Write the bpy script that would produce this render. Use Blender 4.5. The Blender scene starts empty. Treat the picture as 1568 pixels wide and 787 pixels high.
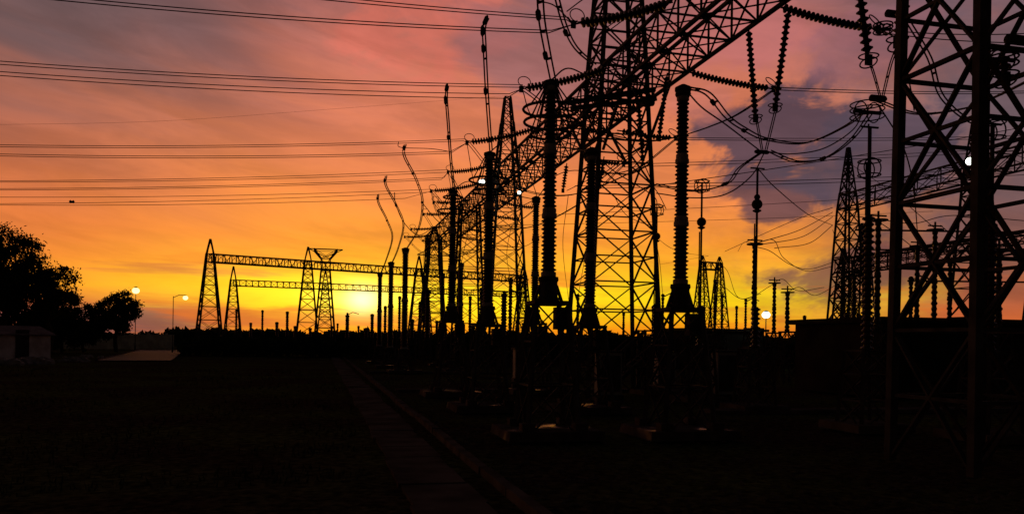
import bpy, math, random
from mathutils import Vector, Matrix, noise
random.seed(7)
sc=bpy.context.scene
# ---------------------------------------------------------------- camera model (used to survey positions)
F=1230.0; CXP=784.0; HOR=522.0; EYE=1.7
A=math.atan((784-490)/F)      # equipment rows run along world +Y, camera is yawed to the right
ROLL=math.radians(.8)
sa,ca=math.sin(A),math.cos(A); sr,cr_=math.sin(ROLL),math.cos(ROLL)
def ray(px,py):
    dx=px-CXP; dy=HOR-py
    x=(dx*cr_-dy*sr)/F; up=(dx*sr+dy*cr_)/F
    return 1.0,x,up,Vector((sa+x*ca, ca-x*sa, up))
O=Vector((0,0,EYE))
def W(px,py,D):
    fw,x,up,d=ray(px,py); return O+d*(D/fw)
def WX(px,py,X):
    d=ray(px,py)[3]; return O+d*(X/d.x)
def WY(px,py,Y):
    d=ray(px,py)[3]; return O+d*(Y/d.y)
def WG(px,py):
    d=ray(px,py)[3]; return O+d*(-EYE/d.z)

cam=bpy.data.cameras.new("camera"); co=bpy.data.objects.new("camera",cam)
sc.collection.objects.link(co); sc.camera=co
cam.sensor_width=36; cam.lens=36*F/1568; cam.clip_end=6000; cam.clip_start=0.05
cam.shift_y=(HOR-393.5)/1568
co.matrix_world=Matrix.Translation(O)@Matrix.Rotation(-A,4,'Z')@Matrix.Rotation(math.pi/2,4,'X')@Matrix.Rotation(ROLL,4,'Z')

# ---------------------------------------------------------------- materials
def lin(c):
    o=[]
    for v in c:
        v/=255.0
        o.append(v/12.92 if v<=0.04045 else ((v+0.055)/1.055)**2.4)
    return (*o,1)
def mat(name,c1,c2,scale=5,rough=.6,spec=.3,metal=0,bump=0,detail=4):
    m=bpy.data.materials.new(name); m.use_nodes=True
    n=m.node_tree.nodes; l=m.node_tree.links
    b=n['Principled BSDF']
    tc=n.new('ShaderNodeTexCoord'); no=n.new('ShaderNodeTexNoise')
    no.inputs['Scale'].default_value=scale; no.inputs['Detail'].default_value=detail
    l.new(tc.outputs['Object'],no.inputs['Vector'])
    r=n.new('ShaderNodeValToRGB'); r.color_ramp.elements[0].position=.35; r.color_ramp.elements[1].position=.65
    r.color_ramp.elements[0].color=(*c1,1); r.color_ramp.elements[1].color=(*c2,1)
    l.new(no.outputs['Fac'],r.inputs['Fac']); l.new(r.outputs['Color'],b.inputs['Base Color'])
    b.inputs['Roughness'].default_value=rough; b.inputs['Specular IOR Level'].default_value=spec
    b.inputs['Metallic'].default_value=metal
    if bump:
        bp=n.new('ShaderNodeBump'); bp.inputs['Strength'].default_value=bump
        l.new(no.outputs['Fac'],bp.inputs['Height']); l.new(bp.outputs['Normal'],b.inputs['Normal'])
    return m
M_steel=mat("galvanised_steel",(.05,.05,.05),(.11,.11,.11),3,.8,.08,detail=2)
M_porc=mat("brown_porcelain",(.03,.015,.01),(.05,.025,.018),4,.45,.25,detail=2)
M_cem=mat("flange_cement",(.3,.3,.28),(.45,.44,.42),8,.7,.2,detail=2)
M_wire=mat("aluminium_conductor",(.10,.10,.10),(.15,.15,.15),2,.75,.1,detail=1)
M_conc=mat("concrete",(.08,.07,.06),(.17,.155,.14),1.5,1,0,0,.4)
M_wall=mat("whitewashed_plaster",(.5,.48,.45),(.8,.78,.74),1.5,.9,.1,0,.2)
M_roof=mat("sheet_roof",(.1,.09,.09),(.2,.18,.17),2,.7,.1)
M_dark=mat("dark_opening",(.01,.01,.01),(.02,.02,.02),2,.5,.2)
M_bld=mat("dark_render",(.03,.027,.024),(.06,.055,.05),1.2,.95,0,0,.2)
M_bark=mat("bark",(.04,.03,.02),(.09,.07,.05),8,.95,.05,0,.5)
M_leaf=mat("foliage",(.03,.045,.015),(.07,.09,.035),1.2,.95,0,detail=1)
M_tank=mat("painted_tank",(.3,.31,.31),(.4,.41,.4),2,.6,.25)
M_rock=mat("rubble",(.25,.24,.22),(.45,.43,.4),3,.9,.05,0,.5)
M_asph=mat("asphalt",(.035,.035,.035),(.07,.07,.065),20,.65,.2,0,.2)
M_grass=mat("grass_blades",(.03,.045,.012),(.09,.09,.03),.8,1,0,detail=1)
def pad_mat():
    m=mat("wet_concrete_pad",(.07,.065,.06),(.14,.13,.12),3,.9,.1,0,.15)
    n=m.node_tree.nodes; l=m.node_tree.links; b=n['Principled BSDF']
    tc=n.new('ShaderNodeTexCoord'); no=n.new('ShaderNodeTexNoise'); no.inputs['Scale'].default_value=1.3
    l.new(tc.outputs['Object'],no.inputs['Vector'])
    for key,a,c in (('Roughness',1.0,.3),('Specular IOR Level',.0,.2)):
        mr=n.new('ShaderNodeMapRange'); mr.inputs[1].default_value=.55; mr.inputs[2].default_value=.66
        mr.inputs[3].default_value=a; mr.inputs[4].default_value=c
        l.new(no.outputs['Fac'],mr.inputs[0]); l.new(mr.outputs[0],b.inputs[key])
    return m
M_pad=pad_mat()
def emis(name,c,s):
    m=bpy.data.materials.new(name); m.use_nodes=True; b=m.node_tree.nodes['Principled BSDF']
    b.inputs['Base Color'].default_value=(*c,1); b.inputs['Emission Color'].default_value=(*c,1); b.inputs['Emission Strength'].default_value=s
    return m
M_lampW=emis("lamp_warm",(1,.72,.28),2.4); M_lampC=emis("lamp_cool",(.95,1,.85),5)
def ground_mat():
    m=bpy.data.materials.new("soil_and_grass"); m.use_nodes=True
    n=m.node_tree.nodes; l=m.node_tree.links; b=n['Principled BSDF']
    tc=n.new('ShaderNodeTexCoord')
    n1=n.new('ShaderNodeTexNoise'); n1.inputs['Scale'].default_value=.25; n1.inputs['Detail'].default_value=5
    n2=n.new('ShaderNodeTexNoise'); n2.inputs['Scale'].default_value=9; n2.inputs['Detail'].default_value=6
    l.new(tc.outputs['Object'],n1.inputs['Vector']); l.new(tc.outputs['Object'],n2.inputs['Vector'])
    r=n.new('ShaderNodeValToRGB'); e=r.color_ramp.elements
    e[0].position=.4; e[0].color=(.07,.055,.035,1); e[1].position=.6; e[1].color=(.09,.11,.035,1)
    l.new(n1.outputs['Fac'],r.inputs['Fac'])
    r2=n.new('ShaderNodeValToRGB'); r2.color_ramp.elements[0].color=(.3,.3,.3,1); r2.color_ramp.elements[0].position=.35
    r2.color_ramp.elements[1].color=(1.7,1.7,1.7,1); r2.color_ramp.elements[1].position=.7
    l.new(n2.outputs['Fac'],r2.inputs['Fac'])
    mx=n.new('ShaderNodeMix'); mx.data_type='RGBA'; mx.blend_type='MULTIPLY'; mx.inputs[0].default_value=1
    l.new(r.outputs['Color'],mx.inputs[6]); l.new(r2.outputs['Color'],mx.inputs[7])
    l.new(mx.outputs[2],b.inputs['Base Color'])
    b.inputs['Roughness'].default_value=1; b.inputs['Specular IOR Level'].default_value=0
    bp=n.new('ShaderNodeBump'); bp.inputs['Strength'].default_value=.6; bp.inputs['Distance'].default_value=.05
    l.new(n2.outputs['Fac'],bp.inputs['Height']); l.new(bp.outputs['Normal'],b.inputs['Normal'])
    return m
M_ground=ground_mat()

# ---------------------------------------------------------------- mesh builder
class MB:
    def __init__(s): s.v=[]; s.f=[]
    def strut(s,a,b,w,h=None):
        a=Vector(a); b=Vector(b); h=h or w
        d=b-a
        if d.length<1e-6: return
        d.normalize()
        u=d.cross(Vector((0,0,1)))
        if u.length<.05: u=Vector((1,0,0))
        u.normalize(); t=d.cross(u)
        i=len(s.v)
        for p in (a,b):
            for (x,y) in ((-1,-1),(1,-1),(1,1),(-1,1)):
                s.v.append(p+u*x*w/2+t*y*h/2)
        s.f+=[(i,i+1,i+2,i+3),(i+7,i+6,i+5,i+4)]+[(i+k,i+4+k,i+4+(k+1)%4,i+(k+1)%4) for k in range(4)]
    def tube(s,pts,r,n=6):
        pts=[Vector(p) for p in pts]; base=len(s.v)
        for k,p in enumerate(pts):
            d=(pts[min(k+1,len(pts)-1)]-pts[max(k-1,0)]).normalized()
            u=d.cross(Vector((.13,.07,1))); 
            if u.length<.05: u=d.cross(Vector((1,0,0)))
            u.normalize(); t=d.cross(u)
            for j in range(n):
                a=2*math.pi*j/n; s.v.append(p+u*r*math.cos(a)+t*r*math.sin(a))
        for k in range(len(pts)-1):
            for j in range(n):
                a=base+k*n+j; b=base+k*n+(j+1)%n
                s.f.append((a,b,b+n,a+n))
        s.f.append(tuple(base+j for j in range(n))[::-1]); s.f.append(tuple(base+(len(pts)-1)*n+j for j in range(n)))
    def lathe(s,p0,p1,prof,n=12,sag=0):
        p0=Vector(p0); p1=Vector(p1); d=p1-p0; L=d.length; d.normalize()
        u=d.cross(Vector((0,0,1)))
        if u.length<.05: u=Vector((1,0,0))
        u.normalize(); t=d.cross(u); base=len(s.v)
        for (q,r) in prof:
            c=p0+d*q; f=q/L if L else 0
            c=c+Vector((0,0,-4*sag*f*(1-f)))
            for j in range(n):
                a=2*math.pi*j/n; s.v.append(c+u*r*math.cos(a)+t*r*math.sin(a))
        for k in range(len(prof)-1):
            for j in range(n):
                a=base+k*n+j; b=base+k*n+(j+1)%n; s.f.append((a,b,b+n,a+n))
        s.f.append(tuple(base+j for j in range(n))[::-1]); s.f.append(tuple(base+(len(prof)-1)*n+j for j in range(n)))
    def torus(s,c,R,r,axis=(0,0,1),n=28,m=6,ry=None):
        c=Vector(c); ax=Vector(axis).normalized()
        u=ax.cross(Vector((0,0,1)))
        if u.length<.05: u=Vector((1,0,0))
        u.normalize(); t=ax.cross(u); ry=ry or R; base=len(s.v)
        for i in range(n):
            a=2*math.pi*i/n; e=u*math.cos(a)*R+t*math.sin(a)*ry; en=e.normalized()
            for j in range(m):
                b=2*math.pi*j/m; s.v.append(c+e+en*r*math.cos(b)+ax*r*math.sin(b))
        for i in range(n):
            for j in range(m):
                i2=(i+1)%n; j2=(j+1)%m
                s.f.append((base+i*m+j,base+i2*m+j,base+i2*m+j2,base+i*m+j2))
    def ball(s,c,r,n=12,sz=1):
        c=Vector(c); s.lathe(c-Vector((0,0,r*sz)),c+Vector((0,0,r*sz)),[(r*sz*(1-math.cos(math.pi*k/8)),max(.001,r*math.sin(math.pi*k/8))) for k in range(9)],n)
    def box(s,c,sx,sy,sz,yaw=0,taper=1):
        c=Vector(c); i=len(s.v); cy,sy_=math.cos(yaw),math.sin(yaw)
        for z,k in ((-.5,1),(.5,taper)):
            for (x,y) in ((-.5,-.5),(.5,-.5),(.5,.5),(-.5,.5)):
                X=x*sx*k; Y=y*sy*k; s.v.append(c+Vector((X*cy-Y*sy_,X*sy_+Y*cy,z*sz)))
        s.f+=[(i+3,i+2,i+1,i),(i+4,i+5,i+6,i+7)]+[(i+k,i+(k+1)%4,i+4+(k+1)%4,i+4+k) for k in range(4)]
    def obj(s,name,m,parent=None,smooth=False):
        if not s.v: return None
        me=bpy.data.meshes.new(name); me.from_pydata([tuple(p) for p in s.v],[],s.f); me.update()
        me.materials.append(m)
        if smooth: me.polygons.foreach_set('use_smooth',[True]*len(me.polygons))
        o=bpy.data.objects.new(name,me); sc.collection.objects.link(o)
        if parent:
            o.parent=parent; o.matrix_parent_inverse=Matrix.Translation(-Vector(parent.location))
        return o
def group(name,loc=(0,0,0)):
    e=bpy.data.objects.new(name,None); e.location=loc; sc.collection.objects.link(e); e.empty_display_size=.3
    return e

def sheds(L,pitch,rc,rs,r2=None,start=0):
    n=max(1,round(L/pitch)); pitch=L/n
    pr=[(start,rc)]; q=start
    for k in range(n):
        R=rs if (k%2==0 or r2 is None) else r2
        pr+=[(q+pitch*.1,rc),(q+pitch*.35,R),(q+pitch*.55,R*.98),(q+pitch*.8,rc)]
        q+=pitch
    pr.append((start+L,rc)); return pr
def catmull(P,k=8):
    P=[Vector(p) for p in P]
    if len(P)<3: return P
    Q=[P[0]*2-P[1]]+P+[P[-1]*2-P[-2]]; out=[]
    for i in range(1,len(Q)-2):
        for j in range(k):
            t=j/k; a,b,c,d=Q[i-1],Q[i],Q[i+1],Q[i+2]
            out.append(.5*((2*b)+(c-a)*t+(2*a-5*b+4*c-d)*t*t+(3*b-a-3*c+d)*t**3))
    out.append(P[-1]); return out

# ---------------------------------------------------------------- lattice pieces
def tower(mb,c,levels,leg=.11,br=.06,yaw=0,sub=False):
    cx,cy=c
    def cor(z,h):
        return [Vector((cx+(x*h)*math.cos(yaw)-(y*h)*math.sin(yaw),cy+(x*h)*math.sin(yaw)+(y*h)*math.cos(yaw),z)) for x,y in ((-1,-1),(1,-1),(1,1),(-1,1))]
    prev=None
    for (z,h) in levels:
        k=cor(z,h)
        if prev:
            for i in range(4):
                j=(i+1)%4
                mb.strut(prev[i],k[i],leg if h>.25 else leg*.7)
                if h>.03:
                    mb.strut(prev[i],k[j],br,br*.5); mb.strut(prev[j],k[i],br,br*.5)
                    mb.strut(k[i],k[j],br,br*.7)
                    if sub:
                        m1=(prev[i]+k[i])/2; m2=(prev[j]+k[j])/2; x=(m1+m2)/2
                        mb.strut(m1,x,br*.7); mb.strut(m2,x,br*.7)
                else:
                    mb.strut(prev[i],k[j],br)
        prev=k
def levels(z0,h0,z1,h1,n):
    r=(max(h1,.25*h0)/h0)**(1/n) if abs(h1-h0)>1e-6 else 1
    ws=[r**i for i in range(n)]; S=sum(ws); z=z0; out=[(z0,h0)]
    for w in ws:
        z+=w/S*(z1-z0); f=(z-z0)/(z1-z0); out.append((z,h0+(h1-h0)*f))
    return out
def beam(mb,a,b,w,h,n,ch=.09,br=.05,tri=False):
    a=Vector(a); b=Vector(b); d=(b-a); s=Vector((-d.y,d.x,0)).normalized()
    up=Vector((0,0,1)); prev=None
    for i in range(n+1):
        p=a+d*(i/n)
        wt=w*(.5 if tri else 1)
        k=[p-s*w/2,p+s*w/2,p+s*wt/2+up*h,p-s*wt/2+up*h]
        for q in range(4): mb.strut(k[q],k[(q+1)%4],br)
        if prev:
            for q in range(4):
                j=(q+1)%4
                mb.strut(prev[q],k[q],ch)
                if (i+q)%2 or not tri: mb.strut(prev[q],k[j],br,br*.5)
                if (i+q+1)%2 or not tri: mb.strut(prev[j],k[q],br,br*.5)
        prev=k

# ---------------------------------------------------------------- main gantry (along Y)
GX=9.2; HB=9.3; BW=1.45; BH=1.05
TY=[9.67,WX(938,522,GX).y,WX(772,522,GX).y,WX(716,522,GX).y,WX(662,522,GX).y]
g=group("lattice_gantry",(GX,TY[0],0))
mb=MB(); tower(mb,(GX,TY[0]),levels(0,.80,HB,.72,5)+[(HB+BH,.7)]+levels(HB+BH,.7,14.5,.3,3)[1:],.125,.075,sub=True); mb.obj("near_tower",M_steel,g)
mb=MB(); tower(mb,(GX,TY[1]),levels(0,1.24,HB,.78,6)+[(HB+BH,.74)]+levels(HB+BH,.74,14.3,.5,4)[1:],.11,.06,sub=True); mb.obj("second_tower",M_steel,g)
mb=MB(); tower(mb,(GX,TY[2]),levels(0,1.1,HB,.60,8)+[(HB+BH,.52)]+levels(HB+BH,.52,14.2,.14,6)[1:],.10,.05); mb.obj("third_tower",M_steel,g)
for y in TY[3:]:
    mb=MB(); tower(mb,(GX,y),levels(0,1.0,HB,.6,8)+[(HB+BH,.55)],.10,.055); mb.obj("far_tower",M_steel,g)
mb=MB(); beam(mb,(GX,TY[0]-8,HB),(GX,TY[0],HB),BW,BH,7,.1,.055)
for i in range(4): beam(mb,(GX,TY[i],HB),(GX,TY[i+1],HB),BW,BH,(12,11,8,8)[i],.085,.045 if i<2 else .04)
for s in (-1,1):
    for x in (-.7,.7): mb.strut((GX+x,TY[1]+s*.8,HB-1.6),(GX+x,TY[1]+s*2.6,HB),.07)
mb.obj("beam",M_steel,g)

def side_gantry(X,pxs,hpk,hb,half,span_extra,name="lattice_gantry",leg=.11,br=.06):
    ys=[WX(p,522,X).y for p in pxs]
    g=group(name,(X,ys[0],0))
    for y in ys:
        ht=half*(1-.75*hb/hpk)
        m=MB(); tower(m,(X,y),levels(0,half,hb,ht,8)+levels(hb,ht,hpk,.06,6)[1:],leg,br); m.obj("tower",M_steel,g)
    ys=sorted(ys); m=MB()
    for a,b in zip([ys[0]-span_extra]+ys[:-1],ys): beam(m,(X,a,hb),(X,b,hb),1.1,.75,max(1,round((b-a)/1.4)),.075,.04)
    m.obj("beam",M_steel,g); return ys
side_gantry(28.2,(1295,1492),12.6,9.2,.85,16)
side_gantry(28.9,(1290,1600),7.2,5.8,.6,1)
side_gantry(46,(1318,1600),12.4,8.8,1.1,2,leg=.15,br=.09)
def cross_gantry(pts,hpk,hb,half,n,name="lattice_gantry",bw=1.2,bh=.85,leg=.14,br=.08):
    g=group(name,(pts[0].x,pts[0].y,0))
    for p in pts:
        ht=half*(1-.85*hb/hpk)
        m=MB(); tower(m,(p.x,p.y),levels(0,half,hb,ht,8)+[(hb+bh,ht*.8),(hpk,.05)],leg,br); m.obj("tower",M_steel,g)
    m=MB()
    for a,b in zip(pts[:-1],pts[1:]): beam(m,(a.x,a.y,hb),(b.x,b.y,hb),bw,bh,n,leg*.8,br,tri=True)
    m.obj("beam",M_steel,g)
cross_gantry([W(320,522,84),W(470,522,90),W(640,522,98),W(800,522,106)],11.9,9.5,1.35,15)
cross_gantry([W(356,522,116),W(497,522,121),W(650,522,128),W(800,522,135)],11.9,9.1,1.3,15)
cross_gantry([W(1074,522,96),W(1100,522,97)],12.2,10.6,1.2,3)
p=W(497,522,92); g=group("transmission_tower",(p.x,p.y,0)); m=MB()
tower(m,(p.x,p.y),levels(0,1.3,9.4,.5,9)+[(10.8,.5),(11.8,1.3)],.14,.08)
m.strut((p.x-1.9,p.y,11.9),(p.x+1.9,p.y,11.9),.12); m.strut((p.x-1.9,p.y,11.9),(p.x,p.y,11.0),.09); m.strut((p.x+1.9,p.y,11.9),(p.x,p.y,11.0),.09)
m.strut((p.x-1.3,p.y,10.3),(p.x+1.3,p.y,10.3),.1)
m.obj("lattice",M_steel,g)
p=W(663,522,76); g=group("transmission_tower",(p.x,p.y,0)); m=MB()
tower(m,(p.x,p.y),levels(0,1.3,9.5,.5,9)+[(11.2,.45),(12.4,.1)],.13,.08)
for z,w_ in ((9.7,1.6),(11.0,1.2)):
    m.strut((p.x-w_,p.y,z),(p.x+w_,p.y,z),.1); m.strut((p.x-w_,p.y,z),(p.x,p.y,z+.8),.08); m.strut((p.x+w_,p.y,z),(p.x,p.y,z+.8),.08)
m.obj("lattice",M_steel,g)

# ---------------------------------------------------------------- porcelain equipment
def stand(m,x,y,h,b,t,leg=.07,n=3):
    tower(m,(x,y),levels(0,b,h,t,n),leg,.045)
def equipment(name,px,pytop,D,hp,r,sections=2,rings=(),head=None,pad=True,standw=(.5,.32),tank=False,pitch=.075,nseg=14,low=False):
    P=W(px,pytop,D); x,y,H=P
    g=group(name,(x,y,0))
    if pad and not low:
        m=MB(); m.box((x,y,.06),1.75,1.55,.16,taper=.97); m.obj("concrete_pad",M_pad,g)
        m=MB()
        for sx in (-1,1):
            for sy in (-1,1): m.box((x+sx*standw[0],y+sy*standw[0],.2),.24,.24,.14)
        m.obj("footing",M_conc,g)
    m=MB(); stand(m,x,y,hp-.25,standw[0],standw[1]); m.box((x,y,hp-.22),standw[1]*2.3,standw[1]*2.3,.06)
    if tank:
        m.lathe((x,y,hp-.19),(x,y,hp+.25),[(0,r*1.45),(.05,r*1.5),(.08,r*1.25),(.34,r*1.2),(.38,r*1.35),(.44,r*1.3)],14)
        for sx in (-1,1):
            m.strut((x+sx*.26,y,hp-.2),(x+sx*r*1.1,y,hp+.1),.05)
        m.box((x+.25,y-.1,hp-.5),.3,.22,.4)
    m.obj("steel_stand",M_steel,g)
    z0=hp+(.25 if tank else -.19); L=(H-z0-.12); sl=L/sections
    m=MB(); m2=MB()
    for s in range(sections):
        za=z0+s*sl; k=1-.09*s
        m2.lathe((x,y,za),(x,y,za+.1),[(0,r*.95*k),(.02,r*1.0*k),(.08,r*1.0*k),(.1,r*.8*k)],nseg)
        q=sl-.2
        m.lathe((x,y,za+.1),(x,y,za+.1+q),sheds(q,pitch if not low else .2,r*.74*k,r*1.05*k,r*.93*k),nseg)
        m2.lathe((x,y,za+sl-.1),(x,y,za+sl),[(0,r*.8*k),(.02,r*1.0*k),(.08,r*1.0*k),(.1,r*.95*k)],nseg)
    m.obj("porcelain",M_porc,g,False); m2.obj("flange",M_cem if not low else M_steel,g)
    m=MB()
    m.lathe((x,y,H-.13),(x,y,H),[(0,r*.9),(.04,r*1.05),(.09,r*1.0),(.13,r*.3)],12)
    for (dz,R) in rings:
        m.torus((x,y,H+dz),R,.026,n=32)
        for a in range(4):
            an=a*math.pi/2+.5
            m.tube([(x+R*math.cos(an),y+R*math.sin(an),H+dz),(x+r*.6*math.cos(an),y+r*.6*math.sin(an),H-.05)],.014,5)
    if head=='fork':
        m.strut((x-.3,y,H+.1),(x+.3,y,H+.1),.05); m.strut((x,y,H-.02),(x,y,H+.25),.05)
    if head=='arm':
        m.tube([(x,y,H),(x+.5,y,H+.25),(x+1.1,y,H+.1)],.04,6); m.ball((x,y,H+.1),.12,10)
    if head=='cap':
        m.lathe((x,y,H-.02),(x,y,H+.1),[(0,r*1.1),(.06,r*1.1),(.12,r*.3)],12)
    m.obj("terminal",M_steel,g,False)
    return Vector((x,y,H))
equipment("surge_arrester",844,122,14.6,2.62,.14,3,[(-.55,.50),(-.78,.48),(-1.0,.36)],tank=True,standw=(.48,.3))
equipment("surge_arrester",750,232,19.9,2.3,.145,3,[(-.72,.5),(-1.0,.42)],tank=True,standw=(.46,.3))
equipment("surge_arrester",694,290,24.9,2.5,.14,3,[(-.25,.3),(-.68,.48)],tank=True,standw=(.46,.3))
equipment("surge_arrester",621,382,41.6,1.4,.19,2,(),'cap',standw=(.4,.25))
equipment("surge_arrester",599,403,48.6,1.4,.19,2,(),'cap',standw=(.4,.25))
equipment("surge_arrester",582,420,56.7,1.4,.19,2,(),'cap',standw=(.4,.25))
equipment("current_transformer",1046,138,15.0,2.55,.14,3,(),'cap',tank=True,standw=(.5,.3))
equipment("current_transformer",906,232,19.9,2.3,.15,3,[(-.05,.19)],'cap',tank=True,standw=(.5,.3))
equipment("current_transformer",821,305,26.6,2.5,.14,3,(),'cap',tank=True,standw=(.5,.3))
equipment("current_transformer",706,405,44.0,1.8,.17,2,(),'cap',standw=(.4,.25))
equipment("current_transformer",678,420,54.0,1.8,.17,2,(),'cap',standw=(.4,.25))
hd3=['cap','cap','fork','arm']
for k,(px,py,D) in enumerate(((402,476,85),(440,478,85),(424,494,95),(362,474,88),(384,495,95),(532,482,78),(549,500,85),(570,482,72),(561,503,84),
                  (643,466,60),(656,478,66),(631,490,72),(590,470,62),(508,500,98),(475,503,98),(720,455,60),(742,470,66),(772,450,52),
                  (517,496,98),(669,492,80),(452,500,98),(782,430,48),(738,440,55),(655,445,58),(612,455,66))):
    equipment("post_insulator",px,py,D,1.9 if k%3 else 2.3,.13+.04*(k%3),1,(),hd3[(k*7)%4] if D<82 else 'cap',low=True,nseg=8,standw=(.3,.2))
for (px,py,D,hd) in ((1156,372,30,'fork'),(1186,432,40,'fork'),(1206,446,36,'fork'),(1128,470,60,'cap'),(1142,462,60,'arm'),(1095,430,50,'cap'),
                  (1106,452,55,'fork'),(1232,485,50,'cap'),(1250,492,55,'cap'),(1345,335,26,'fork'),(1405,375,32,'fork'),(1432,350,30,'fork'),(1530,380,24,'fork'),(1395,430,38,'arm'),(1455,400,34,'cap'),(1308,420,34,'fork'),
                  (1000,470,55,'cap'),(1015,455,50,'arm'),(1075,470,48,'cap'),(955,480,60,'cap'),(870,470,55,'cap'),(885,455,50,'arm')):
    equipment("disconnector_post",px,py,D,2.5,.11,2,[(-.05,.28)] if hd=='fork' else (),hd,low=True,nseg=8,standw=(.38,.24))

def mast(px,pytop,D,balls=(),cage=None,pyb=470,r=.03):
    T=W(px,pytop,D); x,y,H=T; g=group("pantograph_disconnector",(x,y,0))
    hb=W(px,pyb,D).z
    m=MB(); m.tube([(x,y,hb),(x,y,H)],r,8); 
    m.tube([(x-.06,y,hb),(x-.06,y,hb+(H-hb)*.6)],r*.7,6)
    for (py,R) in balls:
        z=W(px,py,D).z; m.ball((x,y,z),R,14,1.0)
        m.lathe((x,y,z-R*1.6),(x,y,z-R*.9),[(0,r),(R*.3,R*.8),(R*.5,R*.8),(R*.7,r)],12)
    if cage:
        z=W(px,cage,D).z
        for dx in (-.1,.1): m.torus((x,y+dx,z),.2,.014,(0,1,0),24,5)
        m.torus((x,y,z+.14),.22,.014,(0,0,1),24,5); m.torus((x,y,z-.14),.22,.014,(0,0,1),24,5)
    m.strut((x-.2,y,H),(x+.2,y,H),.035); 
    m.obj("mast",M_steel,g)
    m=MB(); stand(m,x,y,1.6,.4,.3); m.obj("steel_stand",M_steel,g)
    m=MB(); m.lathe((x,y,1.6),(x,y,hb),sheds(hb-1.6,.12,.07,.13,.11),12); m.obj("porcelain",M_porc,g)
    m=MB(); m.box((x,y,.06),1.3,1.3,.16); m.obj("concrete_pad",M_conc,g)
mast(1160,258,21,((313,.14),(302,.08)),None,470)
mast(1075,280,24,((340,.14),),285,468)
mast(1006,318,27,((362,.13),),322,465)
mast(1332,195,16.5,(),258,330,.04)
mast(1520,190,15,(),200,330,.04)

# ---------------------------------------------------------------- insulator strings
def string(p0,p1,sag=.05,r=.12,pitch=.115,ring=True,name="insulator_string",hw=.2):
    p0=Vector(p0); p1=Vector(p1); g=group(name,p0); d=(p1-p0).normalized(); L=(p1-p0).length
    m=MB(); m.lathe(p0+d*hw,p1-d*hw,sheds(L-2*hw,pitch,.045,r),12,sag); m.obj("discs",M_porc,g)
    m=MB(); m.tube([p0,p0+d*hw],.022,6); m.tube([p1-d*hw,p1],.022,6)
    m.box(p1,.12,.05,.18)
    if ring:
        c=p1-d*.1+Vector((0,0,.2))
        m.torus(c,.24,.015,(d.cross(Vector((0,0,1)))+d*.5+Vector((0,0,.6))),22,5,ry=.14)
        m.tube([p1-d*.05,c+Vector((0,0,-.12))],.014,5)
    m.obj("fittings",M_steel,g)
XL=GX-BW/2; XR=GX+BW/2
left=[((1030,4),(878,38)),((934,104),(798,137)),((822,197),(715,219)),((754,253),(686,264)),((737,281),(660,293))]
SY=[]; LE=[]
for i,(a,b) in enumerate(left):
    p0=WX(*a,XL); p1=WY(*b,p0.y); SY.append(p0.y); LE.append(p1); string(p0,p1,.07,r=.125)
right=[((1188,10),(1345,46)),((1050,110),(1185,137)),((945,200),(1035,212)),((890,240),(955,252))]
RY=[]; RE=[]
for a,b in right:
    p0=WX(*a,XR); p1=WY(*b,p0.y); RY.append(p0.y); RE.append(p1); string(p0,p1,.05,.1)
# strings further down the line
for y in (45.5,50,57,61.5):
    p0=Vector((XL,y,HB+.5)); p1=Vector((XL-2.3,y,HB+.2)); LE.append(p1); string(p0,p1,.07)
    p0=Vector((XR,y,HB+.5)); p1=Vector((XR+2.3,y,HB+.2)); RE.append(p1); string(p0,p1,.07)
def hang(a,b,D0,D1,r=.11,ring=False,pitch=.12): 
    string(W(*a,D0),W(*b,D1),0,r,pitch,False,"suspension_insulator",.12)
    if ring:
        m=MB(); c=W(*b,D1)
        m.torus(c+Vector((0,0,.06)),.16,.013,(0,0,1),20,5); m.torus(c+Vector((.0,0,-.05)),.14,.013,(0,.4,1),20,5)
        m.obj("grading_ring",M_steel)
hang((1146,42),(1157,182),19.5,19.6,.085,True)
hang((1208,12),(1187,165),18.2,19.0,.09,True)
hang((1315,-20),(1330,92),13.5,13.8,.10,True)
hang((1388,-20),(1374,66),12.5,12.8,.10,True)
hang((1022,112),(1009,212),23.2,23.3,.08,False)
hang((977,150),(984,242),24,24.1,.095,False)
hang((925,240),(918,285),30,30,.1,False)
hang((868,250),(862,292),34,34,.1,False)
hang((1535,75),(1540,120),11,11.2,.08,True)

# ---------------------------------------------------------------- overhead conductors
def span(E,L,c=.5,tmax=2.2,n=30):
    return [(E+(L-E)*(tmax*k/n))+Vector((0,0,c*(tmax*k/n)*(tmax*k/n-1))) for k in range(n+1)]
Lw=[(0,[((870,27),(0,-66)),((868,31),(0,-58)),((845,47),(0,-14)),((840,51),(0,-8))]),
    (1,[((800,130),(0,94)),((795,134),(0,99)),((780,144),(0,110)),((775,151),(0,116))]),
    (2,[((712,213),(0,222)),((710,216),(0,225)),((690,232),(0,236)),((690,235),(0,239))]),
    (3,[((686,260),(0,277)),((684,264),(0,279)),((680,272),(0,289)),((676,275),(0,291))]),
    (4,[((660,290),(0,302)),((660,294),(0,312)),((620,304),(0,314))])]
cs=[.45,.45,.5,.5,.5]
for i,ws in Lw:
    m=MB(); Yk=SY[i]
    for j,(e,l) in enumerate(ws):
        E=WY(*e,Yk+(j%2)*.3); L=WY(*l,Yk+(j%2)*.3)
        m.tube(span(E,L,cs[i],2.0 if i else 1.6),.0125 if i<2 else (.0125 if i==2 else .014),5)
        m.tube([E,WY(left[i][1][0],left[i][1][1],Yk)],.013,5)
    m.obj("overhead_line",M_wire)
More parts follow.
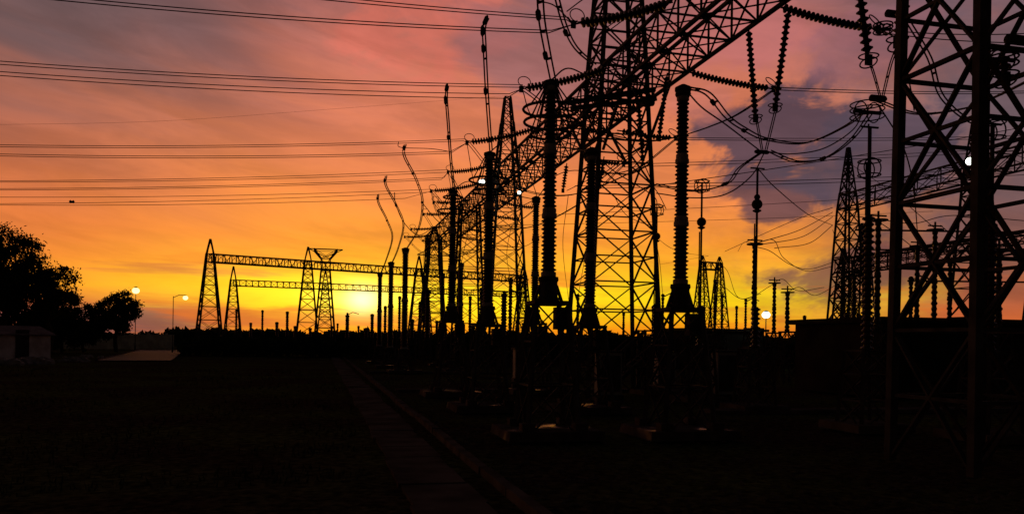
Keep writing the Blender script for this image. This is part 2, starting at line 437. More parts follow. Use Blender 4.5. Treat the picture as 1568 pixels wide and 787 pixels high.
m=MB(); c=WY(110,309,SY[4]); m.lathe(c-Vector((.12,0,0)),c+Vector((.12,0,0)),[(0,.03),(.05,.09),(.1,.05),(.14,.05),(.19,.09),(.24,.03)],8); m.obj("line_damper",M_wire)
m=MB()
m.tube(catmull([W(775,147,41),W(500,168,37),W(240,186,34),W(-60,192,31)]),.004,4); m.obj("earth_wire",M_wire)
Rw=[(0,[((1345,46),(1568,52)),((1345,50),(1568,66))],1.6),
    (1,[((1185,134),(1568,140)),((1185,138),(1568,143))],1.6),
    (2,[((1035,211),(1568,208)),((1035,214),(1568,212))],1.6),
    (3,[((955,252),(1568,226)),((955,256),(1568,231))],1.5)]
for i,ws,tm in Rw:
    m=MB()
    for j,(e,l) in enumerate(ws):
        E=WY(*e,RY[i]+.15*j); L=WY(*l,RY[i]+.15*j); m.tube(span(E,L,.25,tm),.013,5)
    m.obj("overhead_line",M_wire)
m=MB()
for (a,b,Y) in (((880,285),(1568,262),30),((885,289),(1568,268),30),((820,330),(1380,300),44),((760,345),(1290,330),50),((1000,285),(1568,195),26)):
    E=WY(*a,Y); L=WY(*b,Y); m.tube(span(E,L,.3,1.3),.015,5)
m.obj("overhead_line",M_wire)

# ---------------------------------------------------------------- droppers / jumpers
def jumper(pts,r=.017,twin=0,clamps=(),name="jumper_cable",world=False):
    m=MB(); P=catmull(pts if world else [W(*p) for p in pts]); m.tube(P,r,6)
    if twin:
        off=Vector((ca,-sa,0))*twin+Vector((0,0,twin*.3)); Q=[p+off for p in P]; m.tube(Q,r,6)
        for k in range(4,len(P)-2,7): m.strut(P[k],Q[k],.035)
    for c in clamps:
        k=min(len(P)-2,int(c*len(P))); d=(P[k+1]-P[k]).normalized()
        m.lathe(P[k]-d*.12,P[k]+d*.12,[(0,r),(.05,.045),(.19,.045),(.24,r)],8)
    m.obj(name,M_wire)
# loops passing below the beam between the strings of either side
for k,a in enumerate(LE[1:]):
    b=RE[k+1] if k+1<len(RE) else Vector((XR+2.2,a.y,HB+.2))
    dz=1.5+.25*(k%3)
    mid=(a+b)/2; zb=min(a.z,b.z)-dz
    jumper([a,Vector((a.x*.8+b.x*.2,a.y*.8+b.y*.2,zb+dz*.38)),Vector((mid.x,mid.y,zb)),Vector((a.x*.2+b.x*.8,a.y*.2+b.y*.8,zb+dz*.38)),b],.016,.1,world=True)
jumper([(744,30,17),(739,45,17),(740,75,17.2),(744,150,18.5),(750,232,19.9)],.017,.06,(.05,.3,.5,.7))
jumper([(684,133,21),(682,150,21),(685,190,21.5),(689,245,23.5),(694,290,24.9)],.018,.05,(.05,.3,.6))
jumper([(822,-20,12.4),(825,30,12.8),(834,80,13.8),(843,124,14.6)],.016,.09,(.3,.7))
jumper([(845,-20,12.6),(862,40,13.6),(880,75,15),(908,100,17)],.016,.06,(.4,))
jumper([(878,38,17),(850,10,16),(822,0,14),(815,-20,13)],.013)
jumper([(868,18,17),(900,-5,16),(935,-20,15)],.013)
jumper([(619,222,27),(618,240,27),(636,275,31),(646,310,35),(640,350,39),(622,381,41.6)],.02,.06,(.05,.35,.6))
jumper([(590,270,33),(590,285,33),(606,315,38),(617,345,43),(609,380,47),(600,402,48.6)],.022,.06,(.1,.4))
jumper([(578,298,39),(579,312,39),(592,338,44),(600,365,50),(590,400,55),(582,419,56.7)],.024,.06,(.1,.4))
jumper([(604,295,37),(606,312,38),(618,340,42),(640,360,46),(662,350,50)],.02)
jumper([(610,218,26),(614,226,27),(660,228,27),(692,233,27)],.012)
jumper([(646,310,35),(672,340,37),(700,355,38),(740,350,38)],.017)
jumper([(660,293,44),(668,325,46),(690,360,50),(706,404,44)],.018,.06)
jumper([(686,265,41),(700,320,42),(735,345,40),(790,320,34),(821,305,26.6)],.016)
jumper([(715,219,31),(722,262,31),(728,300,31),(720,340,34),(706,404,44)],.015)
jumper([(1048,136,15),(1080,145,15.5),(1110,180,16.5),(1135,198,17.5),(1170,214,19),(1230,220,19.5),(1290,195,18),(1328,165,16.5)],.016,.1,(.2,.45))
jumper([(1050,138,15),(1075,165,16),(1110,190,17.5),(1165,232,19.5)],.016,.0)
jumper([(1165,233,19.5),(1130,258,20),(1110,282,20.5),(1060,293,21),(1000,283,22)],.016,.09,(.5,))
jumper([(1170,235,19.5),(1150,270,20),(1110,298,20.5),(1060,303,21),(1005,296,22)],.016)
jumper([(1175,232,19.5),(1215,248,19.5),(1260,243,18.5),(1300,215,17.5),(1330,175,16.5)],.016,.09,(.5,))
jumper([(1172,232,19.5),(1210,236,19.5),(1260,228,18.5),(1305,200,17.5),(1322,170,16.5)],.014)
jumper([(1157,183,19.6),(1166,232,19.5)],.013,.04); jumper([(1187,166,19),(1171,232,19.5)],.013,.05)
jumper([(1330,95,13.8),(1337,115,14.5),(1347,150,16)],.011,.03); jumper([(1374,68,12.8),(1362,100,14),(1350,150,16)],.011,.04)
jumper([(1345,46,15),(1360,52,14.5),(1380,70,13.5),(1395,140,13),(1400,170,13)],.012)
jumper([(1385,30,14),(1420,90,14),(1440,150,14),(1490,190,14.5),(1530,185,15)],.014,.07)
jumper([(1340,155,16.5),(1400,175,16),(1470,168,15),(1520,150,14),(1600,110,12)],.015,.08)
jumper([(1345,160,16.5),(1385,230,18),(1400,300,22),(1406,375,32)],.016)
jumper([(1330,190,16.5),(1331,240,16.5)],.02)
jumper([(1020,320,24),(1010,300,24),(1000,285,22)],.013)
for k,(a,b,c) in enumerate((((1275,325,44),(1225,352,42),(1160,372,30)),((1275,332,44),(1230,362,42),(1156,376,30)),((1275,318,44),(1215,338,50),(1110,385,60)),
    ((1275,345,44),(1240,372,42),(1186,380,36)))): jumper([a,b,c],.018)
for pts in ([(1156,373,30),(1185,368,33),(1200,395,36),(1235,415,40),(1275,408,44)],[(1158,378,30),(1180,385,33),(1210,405,37),(1240,412,40),(1280,400,44)],
            [(1186,432,40),(1200,428,40),(1222,445,42),(1262,440,44)],[(1095,430,50),(1110,440,45),(1140,458,40),(1186,434,40)],
            [(1075,400,50),(1110,410,45),(1130,455,42),(1165,450,40)],[(1206,447,36),(1225,440,38),(1250,452,42),(1290,430,44)],
            [(1130,385,60),(1138,372,50),(1156,372,30)],[(1300,330,26),(1345,340,26),(1400,380,30)],[(1345,336,26),(1400,342,27),(1460,330,28),(1568,338,30)],
            [(905,232,20),(925,215,20.5),(950,205,21),(980,240,22),(1000,283,22)],[(821,306,26.6),(850,270,27),(890,262,28),(920,285,29)],[(750,233,19.9),(775,215,20.5),(820,200,22),(862,225,24),(906,232,20)],
            [(844,123,14.6),(870,105,16),(905,118,18),(960,130,20),(975,150,22)],[(694,291,25),(720,278,27),(770,295,27),(821,306,26.6)],
            [(1060,293,21),(1072,285,23),(1076,282,24)],[(906,230,20),(940,262,22),(1000,300,25),(1006,318,27)],[(1160,258,21),(1190,290,24),(1240,330,34),(1275,345,44)],
            [(984,242,24),(960,262,25),(915,270,28),(868,292,34)],[(820,200,29),(805,240,30),(822,300,27)],[(690,265,38),(705,300,38),(735,330,38)],
            [(1440,345,28),(1475,372,28),(1530,380,24)],[(1300,250,44),(1360,290,40),(1432,350,30)],[(1010,405,95),(1050,398,95),(1085,392,96)],
            [(844,130,14.6),(858,160,16),(890,185,18),(906,232,19.9)],[(800,137,22),(812,175,22),(835,190,20)],[(740,350,50),(760,372,50),(800,378,48),(830,360,46)],
            [(700,380,60),(730,395,60),(770,392,56),(800,380,52)],[(1000,360,50),(1040,385,55),(1085,392,96)],[(940,300,34),(960,330,34),(1000,345,32),(1006,320,27)],
            [(750,345,50),(735,380,52),(742,440,55)],[(782,350,46),(776,390,47),(782,430,48)],[(655,360,64),(648,400,60),(655,445,58)],[(870,300,36),(862,380,44),(872,470,55)],
            [(915,290,36),(900,370,42),(885,455,50)],[(1000,345,40),(1010,400,46),(1015,455,50)],[(1275,352,44),(1285,380,40),(1308,420,34)]):
    jumper(pts,.015)
m=MB()
for (a,b,Y) in (((1310,352),(1568,356),32),((1310,382),(1568,385),36),((1390,430),(1568,432),34)):
    m.tube([WY(*a,Y),WY(*b,Y)],.045,8)
m.obj("tubular_busbar",M_wire)
def hub(px,py,D,s=1):
    c=W(px,py,D); m=MB(); 
    for dz in (-.1,.05,.16): m.torus(c+Vector((0,0,dz*s)),.33*s,.014,(0,0,1),24,5)
    m.torus(c+Vector((-.15*s,0,0)),.2*s,.013,(1,0,.2),20,5); m.torus(c+Vector((.15*s,0,0)),.2*s,.013,(1,0,.2),20,5)
    m.strut(c+Vector((-.32*s,0,0)),c+Vector((.32*s,0,0)),.06*s); m.lathe(c+Vector((.05,0,.3)),c+Vector((.45,0,.3)),[(0,.03),(.03,.07),(.35,.07),(.4,.03)],10)
    m.obj("corona_ring_clamp",M_steel)
hub(1328,172,16.5,1); hub(1535,92,11.2,.6); hub(1352,45,14.8,.5)
m=MB(); c=W(1166,233,19.5); m.lathe(c+Vector((-.18,0,0)),c+Vector((.2,0,0)),[(0,.03),(.04,.05),(.34,.05),(.38,.03)],8); m.obj("conductor_clamp",M_steel)
m=MB()
for (a,b,D) in (((870,158),(1002,138),22),((875,166),(1004,152),22.5)):
    p=W(*a,D); q=W(*b,D+1.5); m.strut(p,q,.12)
m.lathe(W(985,158,23.3),W(1006,156,23.5),[(0,.05),(.03,.12),(.33,.12),(.36,.05)],10)
m.obj("cable_tray",M_steel)

# ---------------------------------------------------------------- lamps
def lamp(px,py,D,R,matl,arm=0,name="street_lamp",pole=True):
    P=W(px,py,D); g=group(name,(P.x,P.y,0))
    m=MB(); m.ball(P,R,12,.85); m.obj("lit_globe",matl,g,True)
    m=MB(); bx=P.x+arm
    if pole:
        zt=P.z-R*.9 if not arm else P.z+.15
        m.lathe((bx,P.y,0),(bx,P.y,zt),[(0,.08),(.6,.08),(.65,.045),(zt-.05,.035),(zt,.03)],8)
        if arm: m.tube([(bx,P.y,P.z),(bx-arm*.5,P.y,P.z+.3),(P.x,P.y,P.z+R)],.035,6)
    m.lathe((P.x,P.y,P.z+R*.75),(P.x,P.y,P.z+R*1.1),[(0,R*.6),(R*.2,R*.5),(R*.35,R*.2)],10)
    if not pole: m.strut((P.x,P.y,P.z+R),(P.x+.3,P.y+.4,P.z+R+.1),.05)
    m.obj("pole",M_steel,g)
lamp(208,445,90,.40,M_lampW,0)
lamp(284,456,85,.27,M_lampW,-1.2)
lamp(1173,482,55,.27,M_lampC,0)
lamp(1486,247,27,.15,M_lampC,0,"floodlight",False)
lamp(738,279,39.5,.15,M_lampC,0,"floodlight",False)
lamp(795,295,39.5,.09,M_lampC,0,"floodlight",False)

# ---------------------------------------------------------------- ground etc
m=MB()
xs=sorted(set([-3000,-1000,-400,-200,-120]+[-80+i*2 for i in range(81)]+[120,200,400,1000,3000]))
ys=sorted(set([-3000,-600,-100,-30]+[-10+i*2 for i in range(66)]+[160,220,400,1000,4000]))
for y in ys:
    for x in xs:
        m.v.append(Vector((x,y,-.05+.05*noise.noise(Vector((x*.3,y*.3,0))) if abs(x)<80 and -10<=y<=120 else -.05)))
nx=len(xs)
for j in range(len(ys)-1):
    for i in range(nx-1): m.f.append((j*nx+i,j*nx+i+1,(j+1)*nx+i+1,(j+1)*nx+i))
m.obj("ground",M_ground,None,True)
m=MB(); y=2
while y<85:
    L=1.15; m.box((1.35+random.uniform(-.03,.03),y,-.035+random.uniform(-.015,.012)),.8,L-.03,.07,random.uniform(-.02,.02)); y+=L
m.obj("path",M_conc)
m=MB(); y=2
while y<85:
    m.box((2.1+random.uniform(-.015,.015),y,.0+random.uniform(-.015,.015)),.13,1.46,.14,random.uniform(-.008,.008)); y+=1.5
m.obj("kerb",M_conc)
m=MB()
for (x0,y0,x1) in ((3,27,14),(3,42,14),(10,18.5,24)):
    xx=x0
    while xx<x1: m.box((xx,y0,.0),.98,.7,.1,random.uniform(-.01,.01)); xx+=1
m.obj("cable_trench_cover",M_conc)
# gravel of the equipment bays
m=MB()
for k in range(9000):
    y=4+random.random()**1.5*34; x=random.uniform(2.3,17); s=random.uniform(.015,.045)
    i=len(m.v); h=s*.8; z=-.03
    m.v+=[Vector((x-s,y,z)),Vector((x,y-s*.8,z)),Vector((x+s*.9,y,z)),Vector((x,y+s,z)),Vector((x+random.uniform(-s,s)*.3,y,z+h))]
    m.f+=[(i,i+1,i+4),(i+1,i+2,i+4),(i+2,i+3,i+4),(i+3,i,i+4)]
m.obj("gravel",M_conc)
a=WG(150,552); b_=WG(262,552); c_=WG(285,536); d_=WG(215,536)
m=MB(); m.v+=[Vector((v.x,v.y,.02)) for v in (a,b_,c_,d_)]; m.f.append((0,1,2,3)); m.obj("road",M_asph)
m=MB(); n=20
for k in range(n):
    q=Vector((a.x,a.y,0)).lerp(Vector((d_.x,d_.y,0)),(k+.5)/n); m.box((q.x-.1,q.y,.04),.15,(d_-a).length/n-.03,.15,-math.atan2(d_.x-a.x,d_.y-a.y))
m.obj("road_kerb",M_conc)
m=MB()
for k in range(12000):
    d=3.5+random.random()**1.6*40; px=random.uniform(-100,620); p=W(px,522,d); 
    if abs(p.x-1.35)<.5: continue
    if noise.noise(Vector((p.x*.4,p.y*.4,3)))<-.05: continue
    h=random.uniform(.04,.13); an=random.uniform(0,6.28); w=.012+d*.0006
    u=Vector((math.cos(an),math.sin(an),0))*w; t=Vector((random.uniform(-.05,.05),random.uniform(-.05,.05),h)); b=Vector((p.x,p.y,-.08))
    i=len(m.v); m.v+=[b-u,b+u,b+t]; m.f.append((i,i+1,i+2))
m.obj("grass",M_grass)

# ---------------------------------------------------------------- trees
def tree(name,base,H,crown_c,crown_r,nclump,nleaf,ls,seed):
    rnd=random.Random(seed); g=group(name,base); m=MB(); base=Vector(base)
    def limb(p,q,r0,r1):
        d=(q-p); L=d.length; mid=p+d*.5+Vector((rnd.uniform(-.1,.1),rnd.uniform(-.1,.1),rnd.uniform(0,.12)))*L
        pts=catmull([p,mid,q],5); n=6; b=len(m.v)
        for k,c in enumerate(pts):
            r=r0+(r1-r0)*k/(len(pts)-1)
            dd=(pts[min(k+1,len(pts)-1)]-pts[max(k-1,0)]).normalized(); u=dd.cross(Vector((.2,1,.1))).normalized(); t=dd.cross(u)
            for j in range(n): a=6.283*j/n; m.v.append(c+u*r*math.cos(a)+t*r*math.sin(a))
        for k in range(len(pts)-1):
            for j in range(n): a=b+k*n+j; c2=b+k*n+(j+1)%n; m.f.append((a,c2,c2+n,a+n))
    fork=base+Vector((0,0,H*.3)); limb(base,fork,H*.035,H*.025)
    lf=MB()
    for k in range(nclump):
        while True:
            v=Vector((rnd.uniform(-1,1),rnd.uniform(-1,1),rnd.uniform(-1,1)))
            if .25<v.length<1: break
        c=base+crown_c+Vector((v.x*crown_r.x,v.y*crown_r.y,v.z*crown_r.z))
        if rnd.random()<.6: limb(fork,c,H*.012,H*.003)
        cr=rnd.uniform(.35,.9)*crown_r.z*.36
        for q in range(nleaf):
            w=Vector((rnd.gauss(0,.5),rnd.gauss(0,.5),rnd.gauss(0,.36)))*cr
            p=c+w; a=Vector((rnd.uniform(-1,1),rnd.uniform(-1,1),rnd.uniform(-1,1))).normalized(); b=a.orthogonal().normalized()
            s=ls*rnd.uniform(.6,1.4); i=len(lf.v)
            lf.v+=[p-a*s,p+b*s*.45,p+a*s,p-b*s*.45]; lf.f.append((i,i+1,i+2,i+3))
    m.obj("trunk",M_bark,g,True); lf.obj("crown",M_leaf,g)
def T(px,D,H,cc,cr,nc,nl,ls,sd):
    b=W(px,522,D); tree("broadleaf_tree",(b.x,b.y,0),H,Vector(cc),Vector(cr),nc,nl,ls,sd)
T(8,72,12,(0,0,8.0),(3.2,3.0,3.3),75,190,.135,1)
T(72,73,9.5,(0,0,5.7),(2.4,2.3,2.7),48,180,.135,2)
T(-50,71,12,(0,0,6.8),(4.2,3.4,4.0),55,170,.15,5)
T(30,76,6,(0,0,3.4),(6.0,2.4,2.8),70,160,.17,6)
T(178,84,7,(0,0,4.1),(2.0,1.8,2.1),50,180,.14,3)
T(128,80,5,(0,0,2.6),(4.0,2.0,2.0),55,170,.15,4)
T(95,78,5,(0,0,2.6),(3.4,2.0,2.6),50,170,.15,9)
def mass(name,px0,px1,D,hmin,hmax,n,ls,seed):
    rnd=random.Random(seed); m=MB()
    for k in range(n):
        px=rnd.uniform(px0,px1); p=W(px,522,D+rnd.uniform(-3,3))
        hh=hmin+(hmax-hmin)*(.5+.5*noise.noise(Vector((px*.02,seed,0)))+.3*noise.noise(Vector((px*.09,seed,2))))
        z=hh*math.sqrt(rnd.random()); c=Vector((p.x,p.y,z))
        a=Vector((rnd.uniform(-1,1),rnd.uniform(-1,1),rnd.uniform(-1,1))).normalized(); b=a.orthogonal().normalized(); s=ls*rnd.uniform(.5,1.4)
        i=len(m.v); m.v+=[c-a*s,c+b*s*.6,c+a*s,c-b*s*.6]; m.f.append((i,i+1,i+2,i+3))
    m.obj(name,M_leaf)
mass("distant_trees",255,1700,150,1.6,3.8,11000,.8,1)
mass("distant_trees",-300,300,170,1.0,2.4,3500,.9,2)
mass("hedge",275,720,76,.7,2.2,8000,.3,3)
mass("hedge",700,1330,62,1.4,2.9,9000,.3,4)

# ---------------------------------------------------------------- hut, boundary wall, buildings
def house(name,c,sx,sy,h,yaw,wallm,roof='gable',rh=.6):
    g=group(name,c); c=Vector(c); cy,sy_=math.cos(yaw),math.sin(yaw)
    def T(x,y,z): return c+Vector((x*cy-y*sy_,x*sy_+y*cy,z))
    m=MB(); m.box(c+Vector((0,0,h/2)),sx,sy,h,yaw)
    if roof=='gable':
        i=len(m.v); m.v+=[T(-sx/2,-sy/2,h),T(-sx/2,sy/2,h),T(-sx/2,0,h+rh),T(sx/2,-sy/2,h),T(sx/2,sy/2,h),T(sx/2,0,h+rh)]
        m.f+=[(i,i+1,i+2),(i+3,i+5,i+4)]
    m.obj("walls",wallm,g)
    m=MB()
    if roof=='gable':
        e=.25
        for s in (-1,1):
            i=len(m.v)
            for dz in (0,.06):
                m.v+=[T(-sx/2-e,s*(sy/2+e),h-e*rh/(sy/2)+.01+dz),T(sx/2+e,s*(sy/2+e),h-e*rh/(sy/2)+.01+dz),T(sx/2+e,0,h+rh+.01+dz),T(-sx/2-e,0,h+rh+.01+dz)]
            m.f+=[(i,i+1,i+2,i+3),(i+4,i+5,i+6,i+7)]+[(i+k,i+(k+1)%4,i+4+(k+1)%4,i+4+k) for k in range(4)]
    else: m.box(c+Vector((0,0,h+.08)),sx+.5,sy+.5,.18,yaw)
    m.obj("roof",M_roof if roof=='gable' else M_bld,g)
    m=MB(); n=max(1,int(sx/3))
    for k in range(n):
        x=-sx/2+sx*(k+.5)/n
        if k==0: m.box(T(x,-sy/2-.01,1.0),.9,.06,1.98,yaw)
        else: m.box(T(x,-sy/2-.01,h*.6),1.0,.06,h*.3,yaw)
    m.box(T(sx/2+.01,0,h*.6),.06,.8,h*.3,yaw)
    m.obj("door_and_windows",M_dark,g)
    m=MB()
    for k in range(1,n):
        x=-sx/2+sx*(k+.5)/n; m.box(T(x,-sy/2-.05,h*.6-h*.15-.05),1.2,.12,.07,yaw)
    if n>1: m.obj("sills",M_conc,g)
p=W(12,522,54); house("white_hut",(p.x,p.y,0),4.0,3.0,1.7,.9,M_wall,'gable',.5)
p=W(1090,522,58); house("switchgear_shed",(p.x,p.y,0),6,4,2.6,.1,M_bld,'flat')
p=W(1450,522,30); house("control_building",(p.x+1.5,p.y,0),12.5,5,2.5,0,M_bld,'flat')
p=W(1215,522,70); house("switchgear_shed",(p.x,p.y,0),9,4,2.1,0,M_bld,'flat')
m=MB(); a=W(95,522,98); b_=W(268,522,104)
n=12
for k in range(n):
    q=a.lerp(b_,(k+.5)/n); m.box((q.x,q.y,.95),(b_-a).length/n-.25,.15,1.9,math.atan2(b_.y-a.y,b_.x-a.x)); r_=a.lerp(b_,k/n); m.box((r_.x,r_.y,1.05),.26,.26,2.1)
m.obj("boundary_wall",M_wall)
def rocks(px,D,n,s,seed):
    rnd=random.Random(seed); m=MB(); p=W(px,522,D)
    for k in range(n):
        c=Vector((p.x+rnd.gauss(0,s*1.6),p.y+rnd.gauss(0,s),0)); r=s*rnd.uniform(.25,.8); b=len(m.v)
        for i in range(5):
            for j in range(8):
                th=math.pi*i/4*.55; a=6.283*j/8; rr=r*(1+.35*noise.noise(Vector((i*1.3+k,j*.9,seed))))
                m.v.append(c+Vector((rr*math.sin(th+.05)*math.cos(a)*1.3,rr*math.sin(th+.05)*math.sin(a),rr*math.cos(th)*.8-.05)))
        for i in range(4):
            for j in range(8): m.f.append((b+i*8+j,b+i*8+(j+1)%8,b+(i+1)*8+(j+1)%8,b+(i+1)*8+j))
    m.obj("rubble_pile",M_rock)
rocks(8,46,16,.7,1); rocks(68,52,9,.6,2); rocks(122,62,5,.5,3)
p=W(1282,522,42); g=group("power_transformer",(p.x,p.y,0)); m=MB()
m.box((p.x,p.y,1.3),2.6,1.8,2.0)
for k in range(8): m.box((p.x-1.2+k*.34,p.y-1.15,1.3),.08,.45,1.7)
m.lathe((p.x-1.6,p.y,2.75),(p.x+.3,p.y,2.75),[(0,.1),(.05,.28),(1.85,.28),(1.9,.1)],16)
m.strut((p.x-1.3,p.y,1.8),(p.x-1.3,p.y,2.5),.1); m.strut((p.x,p.y,2.2),(p.x,p.y,2.5),.1); m.box((p.x,p.y,.15),3.0,2.2,.3)
m.obj("tank",M_tank,g)
m=MB()
for dx in (.5,.85,1.2): m.lathe((p.x+dx,p.y,2.3),(p.x+dx,p.y,3.4),sheds(1.1,.1,.05,.1),10)
m.obj("bushings",M_porc,g)
for (px,D,h) in ((932,24,1.25),(1018,30,1.2),(800,34,1.2),(1110,25,1.3)):
    p=W(px,522,D); g=group("marshalling_kiosk",(p.x,p.y,0)); m=MB(); m.box((p.x,p.y,h/2+.15),.7,.45,h); m.obj("cabinet",M_tank,g)
    m=MB(); m.box((p.x,p.y,h+.18),.85,.6,.05); m.box((p.x,p.y,.07),.8,.55,.16); m.box((p.x,p.y-.235,h/2+.15),.6,.02,h*.85); m.obj("roof_plinth_door",M_steel,g)
p0=W(925,560,26); p1=W(988,506,27); g=group("access_stair",(p0.x,p0.y,0)); m=MB()
for off in (0,.6):
    o=Vector((0,off,0)); m.strut(p0+o,p1+o,.08); m.strut(p0+o+Vector((0,0,-.9)),p1+o+Vector((0,0,-.9)),.12)
    for t in (0,.5,1): q=p0.lerp(p1,t)+o; m.strut(q,q+Vector((0,0,-.9)),.05)
    q=p1+o; m.strut(q,Vector((q.x,q.y,0)),.08); m.strut(q,q+Vector((1,0,0)),.05)
for k in range(6):
    q=p0.lerp(p1,(k+.5)/6)+Vector((0,.3,-.9)); m.box(q,.25,.6,.03)
q=p1+Vector((.5,.3,-.9)); m.box(q,1.0,.7,.05)
m.obj("frame",M_steel,g)

# ---------------------------------------------------------------- sky
w=bpy.data.worlds.new("World"); sc.world=w; w.use_nodes=True
try:
    w.cycles.sampling_method='MANUAL'; w.cycles.sample_map_resolution=512
except Exception: pass
nt=w.node_tree; N=nt.nodes; Lk=nt.links; N.clear()
def mth(op,a,b=None,c=None,clamp=False):
    n=N.new('ShaderNodeMath'); n.operation=op; n.use_clamp=clamp
    for i,v in enumerate((a,b,c)):
        if v is None: continue
        if isinstance(v,(int,float)): n.inputs[i].default_value=v
        else: Lk.new(v,n.inputs[i])
    return n.outputs[0]
def sstep(x,a,b,lo=0,hi=1):
    n=N.new('ShaderNodeMapRange'); n.interpolation_type='SMOOTHSTEP'
    Lk.new(x,n.inputs[0])
    if a>b: a,b,lo,hi=b,a,hi,lo
    n.inputs[1].default_value=a; n.inputs[2].default_value=b; n.inputs[3].default_value=lo; n.inputs[4].default_value=hi
    return n.outputs[0]
def mixc(f,a,b,mode='MIX'):
    n=N.new('ShaderNodeMix'); n.data_type='RGBA'; n.blend_type=mode
    if isinstance(f,(int,float)): n.inputs[0].default_value=f
    else: Lk.new(f,n.inputs[0])
    for i,v in ((6,a),(7,b)):
        if isinstance(v,tuple): n.inputs[i].default_value=v
        else: Lk.new(v,n.inputs[i])
    return n.outputs[2]
tc=N.new('ShaderNodeTexCoord'); nv=N.new('ShaderNodeVectorMath'); nv.operation='NORMALIZE'; Lk.new(tc.outputs['Generated'],nv.inputs[0])
sx=N.new('ShaderNodeSeparateXYZ'); Lk.new(nv.outputs[0],sx.inputs[0])
el=mth('MULTIPLY',mth('ARCSINE',sx.outputs[2]),57.2958); az=mth('MULTIPLY',mth('ARCTAN2',sx.outputs[0],sx.outputs[1]),57.2958)
def nz(ka,ke,off,scale=1,detail=5,rough=.5,dist=0,skew=0):
    cb=N.new('ShaderNodeCombineXYZ')
    Lk.new(mth('MULTIPLY',az,ka),cb.inputs[0]); Lk.new(mth('ADD',mth('MULTIPLY',el,ke),mth('MULTIPLY',az,skew)),cb.inputs[1]); cb.inputs[2].default_value=off
    n=N.new('ShaderNodeTexNoise'); n.inputs['Scale'].default_value=scale; n.inputs['Detail'].default_value=detail; n.inputs['Roughness'].default_value=rough; n.inputs['Distortion'].default_value=dist
    Lk.new(cb.outputs[0],n.inputs['Vector']); return n.outputs['Fac']
nA=nz(.05,.26,1.3,1,5,.55,.4,.05); nB=nz(.16,.28,7.7,1,5,.6,.3,-.02); nC=nz(.08,.85,4.2,1,5,.6,.3,.02); nD=nz(.09,.40,11.2,1,5,.6,.5,.05)
warp=mth('MULTIPLY',mth('SUBTRACT',nA,.5),mth('MULTIPLY',sstep(el,1,14,.12,1),8))
elw=mth('ADD',el,warp); fac=mth('DIVIDE',elw,40,clamp=True)
def ramp(st):
    n=N.new('ShaderNodeValToRGB'); Lk.new(fac,n.inputs['Fac']); e=n.color_ramp.elements
    while len(e)>1: e.remove(e[-1])
    e[0].position=st[0][0]/40; e[0].color=lin(st[0][1])
    for d,c in st[1:]:
        x=e.new(d/40); x.color=lin(c)
    return n.outputs['Color']
cC=ramp([(0,(230,112,28)),(1.0,(252,150,20)),(2.0,(255,205,18)),(3.4,(255,214,20)),(4.8,(254,180,30)),(7,(251,152,46)),(10.5,(240,136,68)),(14.5,(222,124,84)),(18.5,(196,112,94)),(23,(162,100,96)),(30,(90,64,72)),(40,(30,25,36))])
cL=ramp([(0,(112,62,70)),(1.2,(135,70,72)),(2.2,(195,92,56)),(3.3,(248,154,38)),(4.8,(242,136,48)),(7,(228,122,58)),(10,(206,112,70)),(13,(172,100,78)),(16.5,(138,90,82)),(20,(110,83,83)),(28,(62,52,58)),(40,(25,22,30))])
cR=ramp([(0,(205,95,45)),(1.5,(212,102,50)),(3,(168,88,60)),(5.5,(128,80,70)),(10,(114,84,86)),(15,(112,90,97)),(20,(112,86,94)),(28,(62,52,62)),(40,(24,22,30))])
azn=mth('ADD',az,mth('MULTIPLY',mth('SUBTRACT',nB,.5),22))
col=mixc(sstep(az,2,-19),cC,cL)
col=mixc(sstep(azn,25,45),col,cR)
def gauss(a0,e0,ra,re):
    da=mth('DIVIDE',mth('SUBTRACT',az,a0),ra); de=mth('DIVIDE',mth('SUBTRACT',el,e0),re)
    return mth('EXPONENT',mth('MULTIPLY',mth('ADD',mth('MULTIPLY',da,da),mth('MULTIPLY',de,de)),-1))
def blob(a0,e0,ra,re,c,k,t0=.35,t1=.75,nn=None,amp=2.2):
    global col
    g=gauss(a0,e0,ra,re)
    v=mth('ADD',g,mth('MULTIPLY',mth('SUBTRACT',nn or nB,.5),amp))
    v=mth('MULTIPLY',sstep(v,t0,t1),mth('MINIMUM',mth('MULTIPLY',g,3),1))
    col=mixc(mth('MULTIPLY',v,k),col,lin(c))
blob(8,21,8,4,(218,112,94),.7)           # coral lit cloud, top centre
blob(16,20,8,5,(138,98,104),.6,nn=nA)    # grey veil
blob(29,20.5,7,3.5,(190,108,106),.6)
blob(31.5,14.5,6,3.5,(86,66,80),.95,t1=.65)   # dark violet clouds on the right
blob(31.5,9.2,3.2,2.2,(98,66,74),.9,t1=.65)
blob(38,12,6,4,(84,68,82),.9,t1=.65)
blob(37,18.5,5,2.5,(148,96,104),.6)
blob(36,4.5,6,2.0,(108,66,66),.8)
blob(27,16.5,3,1.6,(206,120,104),.6)     # lit rim left of the dark cloud
blob(-13,21,14,6,(98,80,84),.6,t0=.1,t1=1.0,nn=nA,amp=1.2)
blob(-16,1.0,12,1.0,(104,62,76),.8,nn=nC)
blob(-2,1.2,9,.8,(190,80,44),.7,nn=nC)
blob(-8,4.3,9,.5,(190,92,60),.6,nn=nC)
blob(14,4.6,8,.9,(236,128,40),.55,nn=nC)
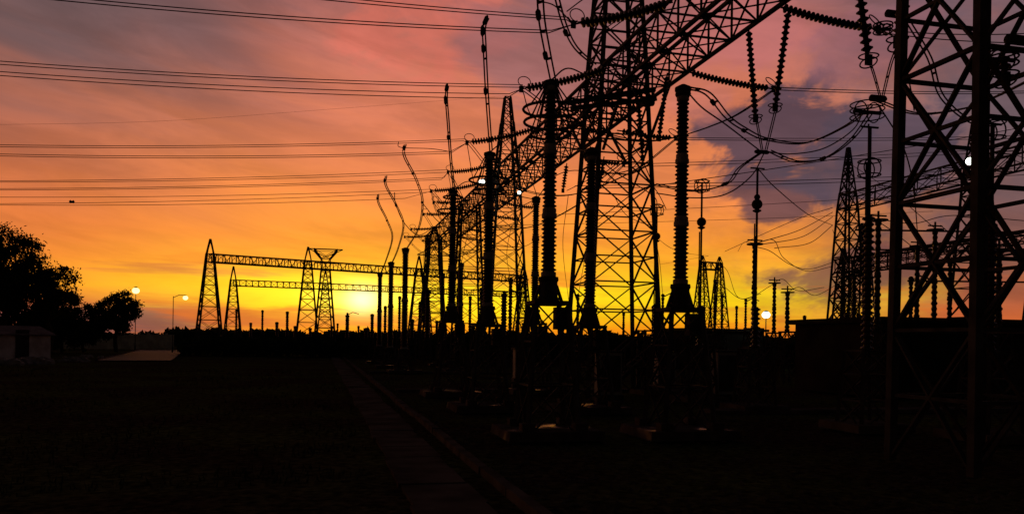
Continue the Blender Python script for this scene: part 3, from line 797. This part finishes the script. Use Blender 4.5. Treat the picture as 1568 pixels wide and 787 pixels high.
stk=mth('MULTIPLY',sstep(nC,.52,.66),mth('MULTIPLY',sstep(el,8,3.0),sstep(el,-.2,.6))); col=mixc(mth('MULTIPLY',stk,.5),col,lin((214,100,34)))
def glow(g,c,lo=None):
    global col
    if lo is not None: g=mth('MULTIPLY',g,sstep(nC,.66,.42,lo,1))
    col=mixc(1,col,mixc(g,(0,0,0,1),c),'ADD')
glow(gauss(2.9,3.0,9,1.6),(.45,.26,.01,1),.45); glow(gauss(3.0,2.9,3.0,1.2),(.5,.55,.12,1),.6); glow(gauss(2.9,2.75,1.1,.85),(.6,.8,.55,1)); glow(gauss(2.9,2.6,14,4),(.06,.04,0,1))
tx=sstep(nD,.3,.7,.84,1.14)
azd=mth('ABSOLUTE',mth('SUBTRACT',az,8)); dk=sstep(azd,48,95,1,.05)
vm=N.new('ShaderNodeVectorMath'); vm.operation='SCALE'; Lk.new(col,vm.inputs[0]); Lk.new(mth('MULTIPLY',tx,mth('MULTIPLY',dk,sstep(elw,27,60,1,.35))),vm.inputs['Scale'])
sky=N.new('ShaderNodeTexSky'); sky.sky_type='NISHITA'; sky.sun_disc=False; sky.sun_elevation=math.radians(2.7); sky.sun_rotation=math.radians(2.9)
b1=N.new('ShaderNodeBackground'); Lk.new(sky.outputs[0],b1.inputs[0]); b1.inputs[1].default_value=.003
b2=N.new('ShaderNodeBackground'); Lk.new(vm.outputs[0],b2.inputs[0]); b2.inputs[1].default_value=1
ad=N.new('ShaderNodeAddShader'); Lk.new(b1.outputs[0],ad.inputs[0]); Lk.new(b2.outputs[0],ad.inputs[1])
ow=N.new('ShaderNodeOutputWorld'); Lk.new(ad.outputs[0],ow.inputs[0])
s=bpy.data.lights.new("sun","SUN"); s.energy=.08; s.color=(1,.45,.18); s.angle=math.radians(3)
so=bpy.data.objects.new("sun",s); sc.collection.objects.link(so)
e_=math.radians(2.7); a_=math.radians(2.9)
dv=-Vector((math.sin(a_)*math.cos(e_),math.cos(a_)*math.cos(e_),math.sin(e_)))
so.rotation_euler=dv.to_track_quat('-Z','Y').to_euler()
sc.view_settings.view_transform='Standard'; sc.view_settings.look='None'; sc.view_settings.exposure=0
